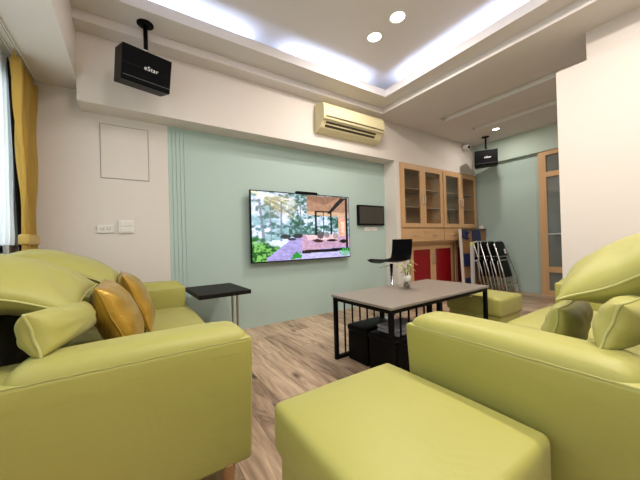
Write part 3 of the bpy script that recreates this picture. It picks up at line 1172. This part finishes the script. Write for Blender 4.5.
dz0, dz1 = 1.128, 2.088
edges = [.022, .528, 1.054, 1.082, 1.60, 2.112]
spans = [(.020, .522), (.524, 1.052), (1.084, 1.602), (1.604, 2.115)]
for k, (a, b_) in enumerate(spans):
    fw = .068
    bm = B((a, a + fw, -.02, 0, dz0, dz1), (b_ - fw, b_, -.02, 0, dz0, dz1), (a + fw, b_ - fw, -.02, 0, dz0, dz0 + .065), (a + fw, b_ - fw, -.02, 0, dz1 - .065, dz1))
    dr = obj('door', bm, M['oak'], t)
    obj('door_glass', B((a + fw, b_ - fw, -.012, -.008, dz0 + .065, dz1 - .065)), M['glass'], dr)
    hx = b_ - .028 if k % 2 == 0 else a + .028
    obj('handle', tube(bmesh.new(), arc_pts([(hx, -.02, 1.49), (hx, -.045, 1.51), (hx, -.045, 1.63), (hx, -.02, 1.65)], .02), .007, 8), M['steel'], dr, True)
for z in (1.455, 1.745):
    for a, b_ in ((pt, mid - .014), (mid + .014, cw - pt)):
        obj('shelf', B((a, b_, .05, dpth - .014, z - .006, z + .006)), mat('glass_shelf', (.45, .40, .33), .15), t)
for k, (a, b_) in enumerate(((.022, .520), (.526, 1.054), (1.082, 1.60), (1.606, 2.113))):
    dw = obj('drawer', bev(B((a, b_, -.018, 0, .908, 1.103)), .002), M['oak_h'], t)
    c = (a + b_) / 2
    obj('drawer_handle', tube(bmesh.new(), arc_pts([(c - .055, -.018, 1.0), (c - .05, -.034, 1.0), (c + .05, -.034, 1.0), (c + .055, -.018, 1.0)], .01), .005, 8), M['steel'], dw, True)
for k, (a, b_) in enumerate(((.30, .873), (.877, 1.47), (1.53, 2.10))):
    fw = .07
    z0, z1 = .075, .84
    dr = obj('door', B((a, a + fw, y1 - .02, y1, z0, z1), (b_ - fw, b_, y1 - .02, y1, z0, z1), (a + fw, b_ - fw, y1 - .02, y1, z0, z0 + .07), (a + fw, b_ - fw, y1 - .02, y1, z1 - .07, z1)), M['oak'], t)
    r_p = obj('red_panel', B((a + fw, b_ - fw, y1 - .014, y1 - .006, z0 + .07, z1 - .07)), M['red'], dr)
    hx = b_ - .03 if k % 2 == 0 else a + .03
    obj('handle', tube(bmesh.new(), arc_pts([(hx, y1 - .02, .52), (hx, y1 - .045, .54), (hx, y1 - .045, .66), (hx, y1 - .02, .68)], .02), .007, 8), M['steel'], dr, True)

t = thing('picture_frame', 'gilt relief picture in dark frame leaning inside the cabinet', 'picture', (4.72, 3.03, 1.131), .0)
Rl = Matrix.Rotation(-.12, 4, 'X')
bm = B((-.15, -.13, 0, .02, 0, .33), (.13, .15, 0, .02, 0, .33), (-.13, .13, 0, .02, 0, .02), (-.13, .13, 0, .02, .31, .33))
bm.transform(Rl)
obj('frame', bm, M['frame_dark'], t)
bm = B((-.13, .13, .006, .015, .02, .31))
bm.transform(Rl)
obj('picture', bm, M['gilt'], t)
t = thing('glass_box', 'small clear glass box on the lower shelf behind the first glass door', 'box', (3.58, 3.07, 1.461))
obj('body', B((-.09, .09, -.06, .06, 0, .10)), M['glass_jar'], t)
obj('lid', B((-.094, .094, -.064, .064, .10, .112)), mat('pale_lid', (.45, .42, .36), .3), t)

# ---------------------------------------------------------------- bar stool
fd = Vector((-.83, .55, 0)).normalized()
t = thing('bar_stool', 'black leatherette bar stool on chrome pole in front of the pier', 'stool', (2.58, 2.38, 0), -.20)
# local: seat faces -x
bm = bmesh.new()
prof = [(-.22, .012), (-.17, .028), (-.08, .020), (.02, .012), (.09, .018), (.130, .055), (.147, .12), (.158, .24), (.162, .285)]
rows = []
for x, z in prof:
    rows.append([bm.verts.new((x, y, z + .03 * (abs(y) / .2) ** 3 * (1 if x < .10 else 0))) for y in np.linspace(-.19, .19, 9)])
for a, b_ in zip(rows, rows[1:]):
    for k in range(8):
        bm.faces.new((a[k], a[k + 1], b_[k + 1], b_[k]))
bmesh.ops.solidify(bm, geom=bm.faces[:], thickness=.045)
bmesh.ops.bevel(bm, geom=[e for e in bm.edges if e.calc_face_angle(0) > .9], offset=.012, segments=2, affect='EDGES')
bm.transform(Matrix.Translation((0, 0, .665)))
obj('seat', bm, M['black_leather'], t, True)
obj('pole', tube(bmesh.new(), [(0, 0, .02), (0, 0, .32), (0, 0, .33), (0, 0, .66)], [.030, .030, .020, .020], 14), M['chrome'], t, True)
bm = bmesh.new()
lathe(bm, [(.20, 0), (.20, .008), (.16, .018), (.05, .03), (.035, .05)], 0, 0, 30)
obj('base', bm, M['chrome'], t, True)
obj('foot_ring', tube(bmesh.new(), [(.0 - .11 + .11 * math.cos(a_ * PI / 8), .14 * math.sin(a_ * PI / 8), .28) for a_ in range(16)], .010, 8, True), M['chrome'], t, True)
obj('lever', tube(bmesh.new(), [(0, .02, .635), (-.03, .13, .62), (-.05, .17, .60)], .005, 6), M['chrome'], t, True)

# ---------------------------------------------------------------- folded table
t = thing('folding_table', 'brown folded table with navy corner brackets leaning on the cabinet', 'folding table', (4.71, 2.72, 0), 0)
Rl = Matrix.Rotation(-.04, 4, 'X')


def lean(bm):
    bm.transform(Rl)
    return bm


obj('table_top', lean(B((0.02, 1.0, 0, .035, .05, 1.10))), M['brown'], t)
obj('edge_strip', lean(B((-.002, .019, -.012, .03, .02, 1.10))), M['plastic_white'], t)
obj('frame_rail', lean(B((.02, 1.0, -.02, -.001, 1.075, 1.10))), M['frame_dark'], t)
for x, z, w, h in ((.05, .93, .15, .14), (.36, .88, .26, .19), (.84, .93, .14, .14), (.04, .45, .26, .22), (.05, .12, .17, .13)):
    obj('bracket', lean(bev(B((x, x + w, -.022, -.001, z, z + h)), .006)), M['navy'], t)
for x, z in ((.02, .99), (.17, 1.03), (.15, .93), (.12, .20), (.88, .95)):
    bm = bmesh.new()
    tube(bm, [(x, -.023, z), (x, -.055, z)], [.022, .022], 12)
    obj('knob', lean(bm), M['navy'], t, True)
obj('latch', lean(bev(B((.68, .74, -.03, .03, 1.10, 1.16)), .008)), M['plastic_white'], t)
obj('paper_label', lean(B((.40, .52, -.004, -.001, .77, .86))), M['sticker'], t)

# light grey folded frame in front of it
t = thing('folded_trolley', 'light grey folded trolley frame standing before the brown folded table', 'trolley', (4.68, 2.55, 0), .05)
obj('post', bev(B((-.035, .035, -.02, .02, .0, .80)), .008), M['grey_tube'], t)
obj('handle', tube(bmesh.new(), arc_pts([(0, 0, .80), (.04, .0, .86), (.21, 0, .88), (.22, 0, .2)], .05), .011, 8), M['grey_tube'], t, True)
obj('cross_bar', tube(bmesh.new(), [(.03, 0, .55), (.22, 0, .56)], .011, 8), M['grey_tube'], t, True)
obj('foot', bev(B((-.05, .24, -.05, .05, 0, .03)), .008), M['black'], t)
obj('catch', bev(B((-.03, .02, -.02, .02, .80, .87)), .005), M['leaf'], t)


# ---------------------------------------------------------------- folded chairs
def make_folded_chair():
    t = thing('folding_chair', 'x', 'folding chair')
    # local: width x, standing in xz, leans +y at the top; feet at y=0
    w, tw_ = .225, .17
    y = lambda z: z * .26
    back = arc_pts([(-w, 0, 0.01), (-w, y(.42) - .03, .42), (-tw_, y(.87), .87), (tw_, y(.87), .87), (w, y(.42) - .03, .42), (w, 0, 0.01)], .07, 6)
    obj('back_frame', tube(bmesh.new(), back, .0115, 10), M['chrome'], t, True)
    fr = arc_pts([(-w + .03, .07, 0.01), (-w + .03, y(.55) + .02, .55), (w - .03, y(.55) + .02, .55), (w - .03, .07, 0.01)], .04, 5)
    obj('front_frame', tube(bmesh.new(), fr, .010, 10), M['chrome'], t, True)
    obj('cross_bar', tube(bmesh.new(), [(-w, y(.16) - .01, .16), (w, y(.16) - .01, .16)], .008, 8), M['chrome'], t, True)
    sh = Matrix.Shear('XY', 4, (0, 0))

    def slab(x0, x1, z0, z1, off, th_):
        bm = rbox(x0, x1, off, off + th_, z0, z1, .012, (0, .006, 0), 5)
        for v in bm.verts:
            v.co.y += y(v.co.z)
        return bm
    obj('backrest', slab(-.185, .185, .62, .86, -.010, .025), M['black_leather'], t, True)
    obj('seat', slab(-.19, .19, .27, .60, .018, .035), M['black_leather'], t, True)
    return t


def copy_tree(o):
    c = o.copy()
    C.objects.link(c)
    for ch in list(o.children):
        d_ = ch.copy()
        C.objects.link(d_)
        d_.parent = c
    return c


chair0 = make_folded_chair()
labs = ['black and chrome folding chair, frontmost of the leaning row', 'black and chrome folding chair, second from the front of the leaning row',
        'black and chrome folding chair, third from the front of the leaning row', 'black and chrome folding chair, rearmost of the leaning row']
chairs = []
for k in range(4):
    o = chair0 if k == 0 else copy_tree(chair0)
    o.location = (5.20 - .012 * k, 2.16 + .105 * k, 0)
    o.rotation_euler = (0, 0, .03)
    o['label'] = labs[k]
    o['group'] = 'folding chairs leaning in a row'
    chairs.append(o)
bm = B((-.055, .005, -.0195, -.0175, .655, .735))
for v in bm.verts:
    v.co.y += v.co.z * .26
    v.co.x += .13
obj('sticker', bm, M['sticker'], chairs[0])['label'] = 'white sticker on the backrest'

# ---------------------------------------------------------------- curtains
def cloth_sheet(path_fn, zs, n, thick=None):
    bm = bmesh.new()
    rows = []
    for z in zs:
        rows.append([bm.verts.new(path_fn(k / n, z)) for k in range(n + 1)])
    for a, b_ in zip(rows, rows[1:]):
        for k in range(n):
            bm.faces.new((a[k], a[k + 1], b_[k + 1], b_[k]))
    if thick:
        bmesh.ops.solidify(bm, geom=bm.faces[:], thickness=thick)
    return bm


t = thing('yellow_curtain', 'ochre yellow curtain gathered by a tieback in the window corner', 'curtain', (-.628, 0, 0))


def ypath(u, z):
    # width along y shrinks to the tieback at z = 1.0
    top, tie = 2.235, 1.02
    if z > tie:
        q = (z - tie) / (top - tie)
        wd = .27 + (.44 - .27) * q ** .8
        cy = 2.925 - .055 * q
    else:
        q = (tie - z) / tie
        wd = .27 + .10 * q
        cy = 2.925
    amp = .014 + .016 * (abs(z - tie) / 1.2)
    x = amp * math.sin(u * 2 * PI * 5.5 + .6 * math.sin(z * 2)) + .006 * math.sin(z * 9 + u * 20)
    return Vector((x, cy + (u - .5) * wd, z))


zs = [.06 + k * (2.235 - .06) / 46 for k in range(47)]
obj('cloth', cloth_sheet(ypath, zs, 90, .003), M['curtain'], t, True)
obj('tieback', rbox(-.030, .030, 2.925 - .148, 2.925 + .148, .985, 1.06, .015, (0, 0, 0), 6), M['curtain'], t, True)
for k in range(6):
    yy = 2.67 + k * .078
    obj('hook', tube(bmesh.new(), arc_pts([(-.02, yy, 2.20), (.0, yy, 2.235), (.004, yy, 2.287)], .01), .007, 6), M['curtain'], t, True)

t = thing('blackout_lining', 'dark charcoal lining curtain between sheer and yellow curtain', 'curtain', (-.672, 0, 0))


def lpath(u, z):
    q = (z - 1.0) / 1.24
    ya = 2.86 - .15 * q
    return Vector((.006 * math.sin(u * 2 * PI * 4), ya + u * .2, z))


obj('cloth', cloth_sheet(lpath, [.9 + k * (2.24 - .9) / 30 for k in range(31)], 30, .002), M['lining'], t, True)

t = thing('sheer_curtain', 'white translucent sheer curtain hanging before the window', 'curtain', (-.695, 0, 0))


def spath(u, z):
    y0 = .9
    y1 = 3.05
    y = y0 + (y1 - y0) * u
    zz = z
    zz = 2.255 - (2.255 - z) * (1 - .0 * u)
    return Vector(((.011) * math.sin(u * 2 * PI * 26 + .8 * math.sin(z * 3)) + .005 * math.sin(z * 11 + u * 31) * max(0, 1.6 - z), y, zz))


obj('cloth', cloth_sheet(spath, [.985 + k * (2.255 - .985) / 26 for k in range(27)], 240), M['sheer'], t, True)
t = thing('curtain_rail', 'white double curtain rail under the soffit', 'curtain rail', (-.63, 1.8, 2.288))
for x in (-.030, .018):
    obj('track', B((x - .008, x + .008, -1.5, 1.28, -.016, 0)), M['plastic_white'], t)
    obj('groove', B((x - .002, x + .002, -1.5, 1.28, -.0175, -.0155)), M['groove'], t)
